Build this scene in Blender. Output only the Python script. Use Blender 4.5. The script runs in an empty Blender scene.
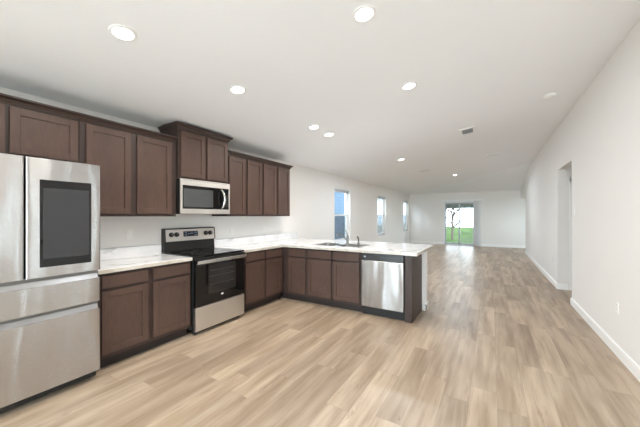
import bpy, bmesh, math, random
from mathutils import Vector, Matrix
random.seed(7)
SC = bpy.context.scene
COL = SC.collection

# ------------------------------------------------------------ camera
XW, YF, YN = 4.685, 15.0, -2.2            # right wall, far wall, near wall
cam_d = bpy.data.cameras.new('camera')
cam = bpy.data.objects.new('camera', cam_d)
COL.objects.link(cam)
cam.location = (3.602, 0, 1.393)
cam.rotation_euler = (math.radians(90), 0, math.atan(171.3 / 287.2))
cam_d.sensor_width = 36
cam_d.lens = 287.2 / 640 * 36
cam_d.shift_y = 2.26 / 640
cam_d.clip_start = 0.02
SC.camera = cam

# ------------------------------------------------------------ world, sun, exposure
W = bpy.data.worlds.new('sky'); SC.world = W; W.use_nodes = True
wn = W.node_tree
bg = wn.nodes['Background']
sky = wn.nodes.new('ShaderNodeTexSky'); sky.sky_type = 'HOSEK_WILKIE'
sky.turbidity = 8; sky.ground_albedo = .4; sky.sun_direction = (0, -.62, .78)
mixs = wn.nodes.new('ShaderNodeMix'); mixs.data_type = 'RGBA'
mixs.inputs[0].default_value = .75
wn.links.new(sky.outputs[0], mixs.inputs[6]); mixs.inputs[7].default_value = (.79, .90, 1, 1)
wn.links.new(mixs.outputs[2], bg.inputs[0]); bg.inputs[1].default_value = 13.0
sd = bpy.data.lights.new('sun', 'SUN'); sd.energy = 2.5; sd.angle = math.radians(6); sd.color = (1, .97, .92)
so = bpy.data.objects.new('sun', sd); COL.objects.link(so)
so.rotation_euler = Vector((0, .6, -.75)).to_track_quat('-Z', 'Y').to_euler()
LAMP = 10.0         # watts of one ceiling light
# added fill: an unseen soft light behind the camera turned up at the ceiling
fd = bpy.data.lights.new('ceiling_fill', 'AREA'); fd.shape = 'RECTANGLE'; fd.size = 3.2; fd.size_y = 1.0
fd.energy = 17; fd.color = (.72, .87, 1); fd.spread = math.radians(75)
fo = bpy.data.objects.new('ceiling_fill', fd); COL.objects.link(fo)
fo.location = (2.4, -1.75, .45); fo.rotation_euler = (math.radians(105), 0, 0)
PORT = []          # daylight portals: window openings
def portal(loc, sx, sz, rot):
    l = bpy.data.lights.new('daylight_portal', 'AREA'); l.shape = 'RECTANGLE'; l.size = sx; l.size_y = sz
    l.cycles.is_portal = True
    o = bpy.data.objects.new('daylight_portal', l); COL.objects.link(o); o.location = loc; o.rotation_euler = rot
portal((2.3, 15.16, 1.05), 1.5, 2.1, (math.radians(90), 0, math.pi))
for wy in (7.30, 10.67, 14.28):
    portal((-.16, wy, 1.41), 1.0, 1.5, (math.radians(90), 0, math.radians(-90)))
portal((6.37, 13.65, 1.5), 1.5, 1.4, (math.radians(90), 0, math.radians(90)))
portal((2.35, YN - .16, 1.21), 3.5, 2.18, (math.radians(90), 0, 0))
SC.view_settings.view_transform = 'Standard'
SC.view_settings.look = 'None'
SC.view_settings.gamma = 1
SC.view_settings.use_curve_mapping = False
SC.view_settings.exposure = 0.14
SC.cycles.max_bounces = 14
SC.cycles.diffuse_bounces = 8
SC.cycles.transparent_max_bounces = 16
SC.cycles.sample_clamp_indirect = 6
SC.cycles.use_denoising = True

# ------------------------------------------------------------ material helpers
def srgb(r, g, b):
    f = lambda c: (c / 255 / 12.92) if c / 255 <= .04045 else ((c / 255 + .055) / 1.055) ** 2.4
    return (f(r), f(g), f(b), 1)
class N:
    def __init__(s, name):
        s.m = bpy.data.materials.new(name); s.m.use_nodes = True
        s.t = s.m.node_tree; s.b = s.t.nodes['Principled BSDF']
    def n(s, kind, **kw):
        x = s.t.nodes.new('ShaderNode' + kind)
        for k, v in kw.items(): setattr(x, k, v)
        return x
    def l(s, a, b): s.t.links.new(a, b)
    def math(s, op, a, b=None, c=None):
        x = s.n('Math', operation=op)
        for i, v in enumerate((a, b, c)):
            if v is None: continue
            if hasattr(v, 'links'): s.l(v, x.inputs[i])
            else: x.inputs[i].default_value = v
        return x.outputs[0]
    def ramp(s, fac, stops):
        r = s.n('ValToRGB'); e = r.color_ramp.elements
        while len(e) < len(stops): e.new(.5)
        for i, (p, c) in enumerate(stops): e[i].position = p; e[i].color = c
        s.l(fac, r.inputs[0]); return r.outputs[0]
    def mix(s, fac, a, b, mode='MIX'):
        x = s.n('Mix', data_type='RGBA', blend_type=mode)
        for i, v in ((0, fac), (6, a), (7, b)):
            if hasattr(v, 'links'): s.l(v, x.inputs[i])
            else: x.inputs[i].default_value = v
        return x.outputs[2]
    def noise(s, vec, scale, detail=3, rough=.5):
        x = s.n('TexNoise'); x.inputs['Scale'].default_value = scale
        x.inputs['Detail'].default_value = detail; x.inputs['Roughness'].default_value = rough
        s.l(vec, x.inputs['Vector']); return x.outputs[0]
    def coords(s, scale=(1, 1, 1), kind='Object', rot=(0, 0, 0)):
        c = s.n('TexCoord'); m = s.n('Mapping'); m.inputs['Scale'].default_value = scale
        m.inputs['Rotation'].default_value = rot
        s.l(c.outputs[kind], m.inputs[0]); return m.outputs[0]
    def bump(s, h, strength=.2, dist=.01):
        x = s.n('Bump'); x.inputs['Strength'].default_value = strength; x.inputs['Distance'].default_value = dist
        s.l(h, x.inputs['Height']); s.l(x.outputs[0], s.b.inputs['Normal'])
    def set(s, col=None, rough=.5, metal=0, spec=.5):
        if col is not None:
            if hasattr(col, 'links'): s.l(col, s.b.inputs['Base Color'])
            else: s.b.inputs['Base Color'].default_value = col
        if hasattr(rough, 'links'): s.l(rough, s.b.inputs['Roughness'])
        else: s.b.inputs['Roughness'].default_value = rough
        s.b.inputs['Metallic'].default_value = metal
        s.b.inputs['Specular IOR Level'].default_value = spec
        return s.m
def plain(name, col, rough=.5, metal=0, vary=.04, scale=30, spec=.5):
    a = N(name); v = a.coords()
    f = a.noise(v, scale)
    c2 = tuple(min(1, c * (1 - vary * 2)) for c in col[:3]) + (1,)
    return a.set(a.mix(f, col, c2), rough, metal, spec)
def paint(name, col, bump=.15):
    a = N(name); v = a.coords()
    c2 = tuple(c * .97 for c in col[:3]) + (1,)
    c = a.mix(a.noise(v, 1.3, 2), col, c2)
    a.bump(a.noise(v, 160, 2), bump, .002)
    return a.set(c, .75, 0, .3)
M = {}
M['wall'] = paint('wall_paint', srgb(236, 233, 229))
M['ceil'] = paint('ceiling_paint', srgb(243, 243, 244), .35)
M['trim'] = plain('white_trim_paint', srgb(243, 242, 240), .35, vary=.01)
M['plastic'] = plain('white_plastic', srgb(240, 238, 232), .35, vary=.01)
M['slot'] = plain('grey_slot', srgb(110, 106, 100), .6)
M['vinyl'] = plain('white_vinyl', srgb(240, 242, 243), .4, vary=.01)
M['greyframe'] = plain('grey_aluminium', srgb(176, 180, 186), .4, vary=.03)
M['black'] = plain('black_enamel', srgb(20, 19, 19), .3, vary=.05)
M['matteblack'] = plain('matte_black', srgb(26, 25, 24), .6, vary=.05)
M['chrome'] = plain('brushed_nickel', srgb(165, 163, 161), .3, 1, vary=.05)
M['handle'] = plain('polished_steel', srgb(225, 223, 219), .22, 1, vary=.02)
M['greyrecess'] = plain('grey_handle_recess', srgb(120, 117, 114), .4, .6, vary=.04)
M['beam'] = plain('grey_beam_paint', srgb(120, 120, 120), .8)  # one even mid grey for the patio beam
M['nickel'] = plain('dark_brushed_nickel', srgb(128, 125, 122), .35, 1, vary=.05)
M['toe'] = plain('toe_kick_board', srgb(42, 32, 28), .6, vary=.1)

def wood(name, c1, c2, rough=.45):
    a = N(name)
    v = a.coords((9, 9, 1.2)); g = a.noise(v, 9, 4, .6)
    v2 = a.coords((1, 1, .6)); b = a.noise(v2, 3.2, 3, .5)
    f = a.math('ADD', a.math('MULTIPLY', g, .45), a.math('MULTIPLY', b, .55))
    c = a.ramp(f, [(.3, c1), (.7, c2)])
    a.bump(g, .08, .002)
    return a.set(c, rough, 0, .35)
M['cab'] = wood('dark_stained_wood', srgb(66, 49, 42), srgb(90, 68, 58))
M['cabdark'] = wood('stained_frame_with_shade', srgb(52, 39, 35), srgb(66, 51, 45))  # darkened beyond the stain: gap shade between doors is put into the colour

def steel(name, col, rough, wx, wz, wob, aniso=.9):
    a = N(name)
    v = a.coords((wx, wx, wz)); w = a.noise(v, 1.0, 1.5, .4)
    vb = a.coords((2, 2, 300)); br = a.noise(vb, 1.0, 2)
    vb = a.coords((1.5, 1.5, 1.5)); cv = a.noise(vb, 1.0, 1)
    h = a.math('ADD', a.math('MULTIPLY', w, wob), a.math('MULTIPLY', br, .0004))
    a.bump(h, 1, 1)
    r = a.math('ADD', a.math('MULTIPLY', br, .06), rough)
    c2 = tuple(x * .93 for x in col[:3]) + (1,)
    a.b.inputs['Anisotropic'].default_value = aniso
    a.b.inputs['Anisotropic Rotation'].default_value = .25
    tg = a.n('Tangent', direction_type='RADIAL', axis='Z'); a.l(tg.outputs[0], a.b.inputs['Tangent'])
    return a.set(a.mix(cv, col, c2), r, 1)
M['steel'] = steel('stainless_steel', srgb(186, 183, 181), .2, 4.0, .8, .03, .93)
M['steel_dw'] = steel('stainless_steel_dishwasher', srgb(168, 166, 164), .22, 5.0, 1.2, .017)
M['steel_flat'] = steel('stainless_steel_flat', srgb(222, 219, 214), .34, 1, 1, .001, .5)

def glass_black(name, col, rough=.04):
    a = N(name); v = a.coords(); f = a.noise(v, 2)
    return a.set(a.mix(f, col, tuple(c * 1.1 for c in col[:3]) + (1,)), rough, 0, .5)
M['blackglass'] = glass_black('black_glass', srgb(12, 11, 11))
M['smokeglass'] = glass_black('smoked_screen_glass', srgb(46, 46, 48), .03)
M['mwglass'] = glass_black('microwave_window_glass', srgb(70, 72, 73), .08)
M['ovenglass'] = glass_black('oven_window_glass', srgb(40, 37, 35), .06)

a = N('translucent_blind_vane')
a.set(srgb(240, 240, 240), .5); tl = a.n('BsdfTranslucent'); tl.inputs[0].default_value = (.85, .85, .85, 1); mx = a.n('MixShader')
a.l(a.math('ADD', a.math('MULTIPLY', a.noise(a.coords(), 9), .1), .3), mx.inputs[0]); a.l(a.b.outputs[0], mx.inputs[1]); a.l(tl.outputs[0], mx.inputs[2])
a.l(mx.outputs[0], a.t.nodes['Material Output'].inputs[0]); M['vane'] = a.m
a = N('clear_window_glass')
for x in list(a.t.nodes):
    if x.type != 'OUTPUT_MATERIAL': a.t.nodes.remove(x)
tr = a.n('BsdfTransparent'); gl = a.n('BsdfGlossy'); gl.inputs['Roughness'].default_value = .02
lwt = a.n('LayerWeight'); lwt.inputs[0].default_value = .5; fr = a.math('ADD', a.math('MULTIPLY', a.math('POWER', lwt.outputs['Facing'], 5), .9), .035); mx = a.n('MixShader')
v = a.coords(); tr.inputs[0].default_value = (.96, .985, .98, 1)
a.l(fr, mx.inputs[0]); a.l(tr.outputs[0], mx.inputs[1]); a.l(gl.outputs[0], mx.inputs[2])
a.l(mx.outputs[0], a.t.nodes['Material Output'].inputs[0]); M['glass'] = a.m
a = N('insect_screen_mesh')
out = a.t.nodes['Material Output']; a.set(srgb(70, 78, 88), .8)
tr = a.n('BsdfTransparent'); mx = a.n('MixShader')
ck = a.n('TexChecker'); ck.inputs['Scale'].default_value = 900; a.l(a.coords(), ck.inputs[0])
a.l(a.math('ADD', a.math('MULTIPLY', ck.outputs[1], .1), .38), mx.inputs[0])
a.l(tr.outputs[0], mx.inputs[1]); a.l(a.b.outputs[0], mx.inputs[2]); a.l(mx.outputs[0], out.inputs[0]); M['screen'] = a.m

# quartz-look counter
a = N('white_marble_look_laminate')
v = a.coords((1, 1, 1), rot=(0, 0, .5))
d = a.n('TexNoise'); d.inputs['Scale'].default_value = 1.6; d.inputs['Detail'].default_value = 5; a.l(v, d.inputs[0])
vm = a.n('VectorMath', operation='MULTIPLY_ADD'); a.l(d.outputs[1], vm.inputs[0]); vm.inputs[1].default_value = (1.1, 1.1, 1.1); a.l(v, vm.inputs[2])
w = a.n('TexWave'); w.inputs['Scale'].default_value = .9; w.inputs['Distortion'].default_value = 6; w.inputs['Detail'].default_value = 4; w.inputs['Detail Scale'].default_value = 1.6
a.l(vm.outputs[0], w.inputs[0])
vein = a.ramp(w.outputs[1], [(0, (1, 1, 1, 1)), (.035, (.6, .6, .6, 1)), (.12, (0, 0, 0, 1))])
msk = a.ramp(a.noise(v, 1.9, 3), [(.42, (0, 0, 0, 1)), (.62, (1, 1, 1, 1))])
vv = a.math('MULTIPLY', vein, msk)
cloud = a.ramp(a.noise(v, 4, 5, .6), [(.35, srgb(238, 238, 238)), (.75, srgb(222, 222, 224))])
c = a.mix(vv, cloud, srgb(142, 140, 142))
M['counter'] = a.set(c, .16, 0, .5)
a = N('counter_edge_band')
v = a.coords((1, 1, 1)); c = a.ramp(a.noise(v, 6, 5, .6), [(.35, srgb(206, 199, 189)), (.6, srgb(182, 172, 158)), (.75, srgb(136, 120, 106))])
M['edge'] = a.set(c, .3)

# vinyl plank floor, planks run along Y
a = N('light_oak_vinyl_planks')
g = a.n('NewGeometry'); sp = a.n('SeparateXYZ'); a.l(g.outputs['Position'], sp.inputs[0])
X, Y = sp.outputs[0], sp.outputs[1]
PW, PL = .182, 1.22
xs = a.math('DIVIDE', X, PW); row = a.math('FLOOR', xs); fx = a.math('FRACT', xs)
wr = a.n('TexWhiteNoise', noise_dimensions='1D'); a.l(row, wr.inputs['W'])
ys = a.math('ADD', a.math('DIVIDE', Y, PL), wr.outputs[0]); pl = a.math('FLOOR', ys); fy = a.math('FRACT', ys)
cb = a.n('CombineXYZ'); a.l(row, cb.inputs[0]); a.l(pl, cb.inputs[1])
wp = a.n('TexWhiteNoise', noise_dimensions='2D'); a.l(cb.outputs[0], wp.inputs[0])
rnd = wp.outputs[0]
gv = a.n('CombineXYZ')
a.l(a.math('MULTIPLY', X, 1.0), gv.inputs[0])
a.l(a.math('ADD', a.math('MULTIPLY', Y, .06), a.math('MULTIPLY', rnd, 37)), gv.inputs[1])
a.l(a.math('MULTIPLY', rnd, 11), gv.inputs[2])
grain = a.noise(gv.outputs[0], 20, 6, .7)
gv2 = a.n('CombineXYZ')
a.l(a.math('MULTIPLY', X, 1.0), gv2.inputs[0]); a.l(a.math('ADD', a.math('MULTIPLY', Y, .13), a.math('MULTIPLY', rnd, 91)), gv2.inputs[1]); a.l(rnd, gv2.inputs[2])
cath = a.noise(gv2.outputs[0], 8, 2, .5)
base = a.ramp(rnd, [(0, srgb(166, 147, 127)), (.35, srgb(172, 153, 132)), (.7, srgb(182, 162, 140)), (1, srgb(189, 169, 147))])
f = a.ramp(grain, [(.34, srgb(210, 202, 194)), (.55, srgb(255, 255, 255))])
c = a.mix(.75, base, f, 'MULTIPLY')
f2 = a.ramp(cath, [(.36, srgb(196, 186, 176)), (.6, (1, 1, 1, 1))])
c = a.mix(.6, c, f2, 'MULTIPLY')
knot = a.ramp(a.noise(gv2.outputs[0], 5.5, 6, .75), [(.60, (0, 0, 0, 1)), (.66, (1, 1, 1, 1))])
c = a.mix(a.math('MULTIPLY', knot, .55), c, srgb(118, 92, 74))
cr = a.noise(gv2.outputs[0], 3.4, 7, .62); crl = a.math('LESS_THAN', a.math('ABSOLUTE', a.math('SUBTRACT', cr, .5)), .0035)
cm = a.math('GREATER_THAN', a.noise(gv2.outputs[0], 2.3, 1), .60)
c = a.mix(a.math('MULTIPLY', a.math('MULTIPLY', crl, cm), .5), c, srgb(104, 80, 62))
ex = a.math('MINIMUM', fx, a.math('SUBTRACT', 1, fx)); ey = a.math('MINIMUM', fy, a.math('SUBTRACT', 1, fy))
gx = a.math('LESS_THAN', a.math('MULTIPLY', ex, PW), .0012); gy = a.math('LESS_THAN', a.math('MULTIPLY', ey, PL), .0012)
gap = a.math('MAXIMUM', gx, gy)
c = a.mix(a.math('MULTIPLY', gap, .45), c, srgb(96, 76, 62))
a.bump(a.math('SUBTRACT', a.math('MULTIPLY', grain, .3), gap), .12, .002)
M['floor'] = a.set(c, a.math('ADD', a.math('MULTIPLY', grain, .15), .33), 0, .45)

a = N('mown_grass'); v = a.coords((1, 1, 1))
c = a.ramp(a.noise(v, .6, 6, .65), [(.3, srgb(16, 28, 2)), (.5, srgb(34, 54, 4)), (.7, srgb(52, 74, 8))])
a.bump(a.noise(v, 30, 3), .6, .05); M['grass'] = a.set(c, .9, 0, .1)
def siding(name, col, dark):
    a = N(name); v = a.coords(); s_ = a.n('SeparateXYZ'); a.l(v, s_.inputs[0])
    fz = a.math('FRACT', a.math('DIVIDE', s_.outputs[2], .16))
    c = a.mix(a.math('LESS_THAN', fz, .1), col, dark); a.bump(fz, .6, .01)
    return a.set(c, .7)
M['blueside'] = siding('blue_lap_siding', srgb(76, 100, 124), srgb(40, 54, 72))
M['creamside'] = siding('cream_lap_siding', srgb(140, 140, 138), srgb(110, 110, 108))
M['roof'] = plain('grey_shingles', srgb(96, 92, 90), .9, vary=.2)
M['winglass'] = glass_black('neighbour_window_glass', srgb(90, 130, 165), .05)
M['bark'] = plain('tree_bark', srgb(86, 76, 70), .9, vary=.2)
M['concrete'] = plain('concrete_slab', srgb(170, 168, 162), .85, vary=.08)
M['logo'] = plain('printed_logo_silver', srgb(215, 215, 215), .4, vary=.01)
M['display'] = glass_black('display_glass', srgb(30, 36, 44), .08)
M['digits'] = plain('display_print', srgb(128, 150, 176), .5, vary=.01)
M['ring'] = plain('burner_ring_print', srgb(70, 70, 70), .3, vary=.02)
M['rack'] = plain('oven_rack_wire', srgb(120, 116, 110), .35, 1)
a = N('lit_lens'); a.b.inputs['Emission Color'].default_value = (1, .985, .96, 1); a.b.inputs['Emission Strength'].default_value = 12
a.l(a.mix(a.noise(a.coords(), 5), (1, 1, 1, 1), (.97, .97, .97, 1)), a.b.inputs['Base Color']); M['lens'] = a.m

# ------------------------------------------------------------ geometry helpers
class B:
    """collects shapes, then links them as one mesh object"""
    def __init__(s): s.bm = bmesh.new()
    def hexa(s, v, faces=((0, 3, 2, 1), (4, 5, 6, 7), (0, 1, 5, 4), (1, 2, 6, 5), (2, 3, 7, 6), (3, 0, 4, 7))):
        vs = [s.bm.verts.new(p) for p in v]
        for f in faces: s.bm.faces.new([vs[i] for i in f])
        return s
    def box(s, x0, x1, y0, y1, z0, z1):
        return s.hexa([(x0, y0, z0), (x1, y0, z0), (x1, y1, z0), (x0, y1, z0), (x0, y0, z1), (x1, y0, z1), (x1, y1, z1), (x0, y1, z1)])
    def prism(s, pts, axis, a0, a1):
        """polygon pts (2D) extruded along axis from a0 to a1"""
        def mk(p, q):
            return {'x': (q, p[0], p[1]), 'y': (p[0], q, p[1]), 'z': (p[0], p[1], q)}[axis]
        A = [s.bm.verts.new(mk(p, a0)) for p in pts]; Bv = [s.bm.verts.new(mk(p, a1)) for p in pts]
        s.bm.faces.new(A[::-1]); s.bm.faces.new(Bv)
        n = len(pts)
        for i in range(n): s.bm.faces.new((A[i], A[(i + 1) % n], Bv[(i + 1) % n], Bv[i]))
        return s
    def tube(s, pts, rad, seg=12, cap=True):
        rads = rad if isinstance(rad, (list, tuple)) else [rad] * len(pts)
        P = [Vector(p) for p in pts]; rings = []
        up = None
        for i, p in enumerate(P):
            t = (P[min(i + 1, len(P) - 1)] - P[max(i - 1, 0)]).normalized()
            if up is None:
                up = t.orthogonal().normalized()
            up = (up - t * up.dot(t)).normalized(); q = t.cross(up)
            rings.append([s.bm.verts.new(p + (up * math.cos(k * 2 * math.pi / seg) + q * math.sin(k * 2 * math.pi / seg)) * rads[i]) for k in range(seg)])
        for a_, b_ in zip(rings, rings[1:]):
            for k in range(seg): s.bm.faces.new((a_[k], a_[(k + 1) % seg], b_[(k + 1) % seg], b_[k]))
        if cap: s.bm.faces.new(rings[0][::-1]); s.bm.faces.new(rings[-1])
        return s
    def lathe(s, prof, c=(0, 0, 0), seg=32, axis='z', sx=1, sy=1):
        rings = []
        for r, h in prof:
            r = max(r, .0002); ring = []
            for k in range(seg):
                a_ = k * 2 * math.pi / seg; u, w = r * math.cos(a_) * sx, r * math.sin(a_) * sy
                p = {'z': (u, w, h), 'y': (u, h, w), 'x': (h, u, w)}[axis]
                ring.append(s.bm.verts.new((p[0] + c[0], p[1] + c[1], p[2] + c[2])))
            rings.append(ring)
        for a_, b_ in zip(rings, rings[1:]):
            for k in range(seg): s.bm.faces.new((a_[k], a_[(k + 1) % seg], b_[(k + 1) % seg], b_[k]))
        s.bm.faces.new(rings[0][::-1]); s.bm.faces.new(rings[-1])
        return s
    def build(s, name, mat, parent=None, bevel=0, smooth=False, loc=None, rot=None):
        bmesh.ops.recalc_face_normals(s.bm, faces=s.bm.faces)
        me = bpy.data.meshes.new(name); s.bm.to_mesh(me); s.bm.free()
        o = bpy.data.objects.new(name, me); COL.objects.link(o); me.materials.append(M[mat] if isinstance(mat, str) else mat)
        if parent: o.parent = parent
        if loc: o.location = loc
        if rot: o.rotation_euler = rot
        if smooth:
            for p in me.polygons: p.use_smooth = True
            me.set_sharp_from_angle(angle=math.radians(40))
        if bevel:
            m_ = o.modifiers.new('bevel', 'BEVEL'); m_.width = bevel; m_.segments = 2; m_.limit_method = 'ANGLE'
            m_.angle_limit = math.radians(40)
        return o
def thing(name, label, cat, loc=(0, 0, 0), rz=0, group=None):
    o = bpy.data.objects.new(name, None); COL.objects.link(o); o.empty_display_size = .1
    o.location = loc; o.rotation_euler = (0, 0, rz); o['label'] = label; o['category'] = cat
    if group: o['group'] = group
    return o
def tag(o, label, cat, group=None):
    o['label'] = label; o['category'] = cat
    if group: o['group'] = group
    return o
def struct(o, label, cat):
    o['kind'] = 'structure'; o['label'] = label; o['category'] = cat; return o

# ------------------------------------------------------------ structure
Z0, Z1 = 2.495, 3.07
YH = 11.2
def zc(x): return Z0 + (Z1 - Z0) / XW * x
struct(B().box(-.15, 6.35, YN - .15, 15.15, -.12, 0).build('floor', 'floor'), 'light oak vinyl plank floor running the length of the room', 'floor')
c = B(); T = .12
def slab(c, pts):
    n = len(pts); lo = [c.bm.verts.new(p) for p in pts]; hi = [c.bm.verts.new((p[0], p[1], p[2] + T)) for p in pts]
    c.bm.faces.new(lo[::-1]); c.bm.faces.new(hi)
    for i in range(n): c.bm.faces.new((lo[i], lo[(i + 1) % n], hi[(i + 1) % n], hi[i]))
slab(c, [(0, YN, Z0), (XW, YN, Z1), (XW, YH, Z1), (0, YF, Z0)])
slab(c, [(0, YF, Z0), (XW, YH, Z1), (XW, YF, Z0)])
struct(c.build('ceiling', 'ceil'), 'smooth white ceiling sloping up toward the right wall', 'ceiling')

def wall(name, axis, a0, a1, t0, t1, top, holes, mat='wall'):
    """wall along axis from a0 to a1 with rectangular holes (b0, b1, z0, z1); top(b) is its height"""
    br = sorted({a0, a1, *[h[0] for h in holes], *[h[1] for h in holes], *([YH] if name == 'wall_right' else [])})
    w = B()
    for p, q in zip(br, br[1:]):
        hs = sorted([(h[2], h[3]) for h in holes if h[0] <= p + 1e-6 and h[1] >= q - 1e-6]); z = 0
        segs = []
        for h in hs:
            if h[0] > z: segs.append((z, h[0]))
            z = h[1]
        segs.append((z, None))
        for s0, s1 in segs:
            tp, tq = (top(p), top(q)) if s1 is None else (s1, s1)
            if axis == 'y':
                w.hexa([(t0, p, s0), (t1, p, s0), (t1, q, s0), (t0, q, s0), (t0, p, tp), (t1, p, tp), (t1, q, tq), (t0, q, tq)])
            else:
                w.hexa([(p, t0, s0), (q, t0, s0), (q, t1, s0), (p, t1, s0), (p, t0, tp), (q, t0, tq), (q, t1, tq), (p, t1, tp)])
    bmesh.ops.remove_doubles(w.bm, verts=w.bm.verts, dist=1e-5)
    return w.build(name, mat)
WIN = [(6.80, 7.80, .66, 2.16), (10.17, 11.17, .66, 2.16), (13.80, 14.76, .66, 2.16)]
struct(wall('wall_left', 'y', YN - .15, YF + .15, -.15, 0, lambda y: Z0, WIN), 'off-white left wall behind the cabinets with three narrow windows', 'wall')
DW1 = (5.889, 7.004, 0, 2.265); OP2 = (12.97, YF, 0, 2.155); DR3 = (1.75, 2.58, 0, 2.05)
def topr(y): return Z1 if y <= YH else Z1 - (Z1 - Z0) * (min(y, YF) - YH) / (YF - YH)
struct(wall('wall_right', 'y', YN - .15, YF, XW, XW + .115, topr, [DW1, OP2, DR3, (1.40, 1.64, .25, 2.0), (2.70, 2.94, .25, 2.0)]), 'long off-white right wall with a plain open doorway', 'wall')
DX0, DX1 = 1.62, 2.98
struct(wall('wall_far', 'x', -.0, 6.35, YF, YF + .15, lambda x: Z0, [(DX0, DX1, 0, 2.06)]), 'off-white far wall with the sliding glass door', 'wall')
NW = (.6, 4.1, .12, 2.3)
struct(wall('wall_near', 'x', 0, XW, YN - .15, YN, lambda x: zc(min(x, XW)), [NW]), 'off-white wall behind the viewpoint with an added wide window', 'wall')
struct(B().box(4.80, 6.2, 7.004, 7.12, 0, 2.44).build('wall_hallway', 'wall'), 'hallway side wall seen through the right doorway', 'wall')
struct(wall('wall_hallway_end', 'y', 5.2, 15.15, 6.2, 6.35, lambda y: 2.44, [(12.9, 14.4, .8, 2.2)]), 'end wall of the hallway and alcove on the right', 'wall')
for y0_, y1_, z0_, n_ in ((12.9, 14.4, .8, 5),):  # unseen alcove window, added to light the far end of the room
    b = B(); ym_ = (y0_ + y1_) / 2
    for p in ((y0_, y0_ + .05, z0_, 2.2), (y1_ - .05, y1_, z0_, 2.2), (y0_, y1_, z0_, z0_ + .05), (y0_, y1_, 2.15, 2.2), (ym_ - .03, ym_ + .03, z0_, 2.2)):
        b.box(6.25, 6.31, p[0], p[1], p[2], p[3])
    w = struct(b.build('window_%d' % n_, 'vinyl'), 'white window added in the alcove at the far right for daylight', 'window')
    B().box(6.278, 6.282, y0_ + .04, y1_ - .04, z0_ + .04, 2.16).build('pane', 'glass', w)
struct(B().box(4.80, 6.2, 5.2, 5.32, 0, 2.44).build('wall_hallway_near', 'wall'), 'near side wall of the hallway on the right', 'wall')
struct(B().box(4.80, 6.2, 12.2, 12.32, 0, 2.44).build('wall_alcove', 'wall'), 'side wall of the alcove beside the far wall', 'wall')
struct(B().box(4.80, 6.35, 5.2, 15.15, 2.44, 2.54).build('ceiling_hallway', 'ceil'), 'flat white ceiling over the hallway and alcove', 'ceiling')
# half wall behind the peninsula cabinets
struct(B().box(0, 2.775, 4.42, 4.55, 0, .874).build('wall_peninsula', 'wall', bevel=.003), 'white half wall behind the peninsula cabinets', 'wall')

def baseboard(name, p, q, n, label):
    """runs from p to q on the floor, n = unit normal into the room"""
    p, q, n = Vector((*p, 0)), Vector((*q, 0)), Vector((*n, 0))
    prof = [(0, 0), (.015, 0), (.015, .085), (.011, .1), (.006, .108), (0, .11)]
    b = B(); A = [b.bm.verts.new(p + n * u + Vector((0, 0, z))) for u, z in prof]; C_ = [b.bm.verts.new(q + n * u + Vector((0, 0, z))) for u, z in prof]
    b.bm.faces.new(A); b.bm.faces.new(C_[::-1])
    for i in range(len(prof)): b.bm.faces.new((A[i], C_[i], C_[(i + 1) % len(prof)], A[(i + 1) % len(prof)]))
    return struct(b.build(name, 'trim'), label, 'baseboard')
baseboard('baseboard_right', (XW, YN), (XW, 1.685), (-1, 0), 'white baseboard on the right wall behind the viewpoint')
baseboard('baseboard_right', (XW, 2.64), (XW, 5.889), (-1, 0), 'white baseboard on the near stretch of right wall')
baseboard('baseboard_right', (XW, 7.004), (XW, 12.97), (-1, 0), 'white baseboard on right wall beyond the doorway')
baseboard('baseboard_right_return', (XW - .015, 5.889), (XW + .115, 5.889), (0, 1), 'white baseboard return on the near jamb of the doorway')
baseboard('baseboard_hallway', (XW, 7.004), (4.837, 7.004), (0, -1), 'white baseboard across the far jamb of the doorway')
baseboard('baseboard_far', (0.015, YF), (DX0 - .005, YF), (0, -1), 'white baseboard on the far wall left of the glass door')
baseboard('baseboard_far', (DX1 + .005, YF), (6.2, YF), (0, -1), 'white baseboard on the far wall right of the glass door')
baseboard('baseboard_left', (0, 4.565), (0, YF), (1, 0), 'white baseboard along the left wall past the peninsula')
baseboard('baseboard_peninsula', (2.775, 4.405), (2.775, 4.565), (1, 0), 'white baseboard on the end of the half wall')
baseboard('baseboard_peninsula', (2.745, 4.42), (2.79, 4.42), (0, -1), 'white baseboard on front edge of the half wall')
baseboard('baseboard_peninsula', (.015, 4.55), (2.79, 4.55), (0, 1), 'white baseboard on the back of the half wall')

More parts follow.
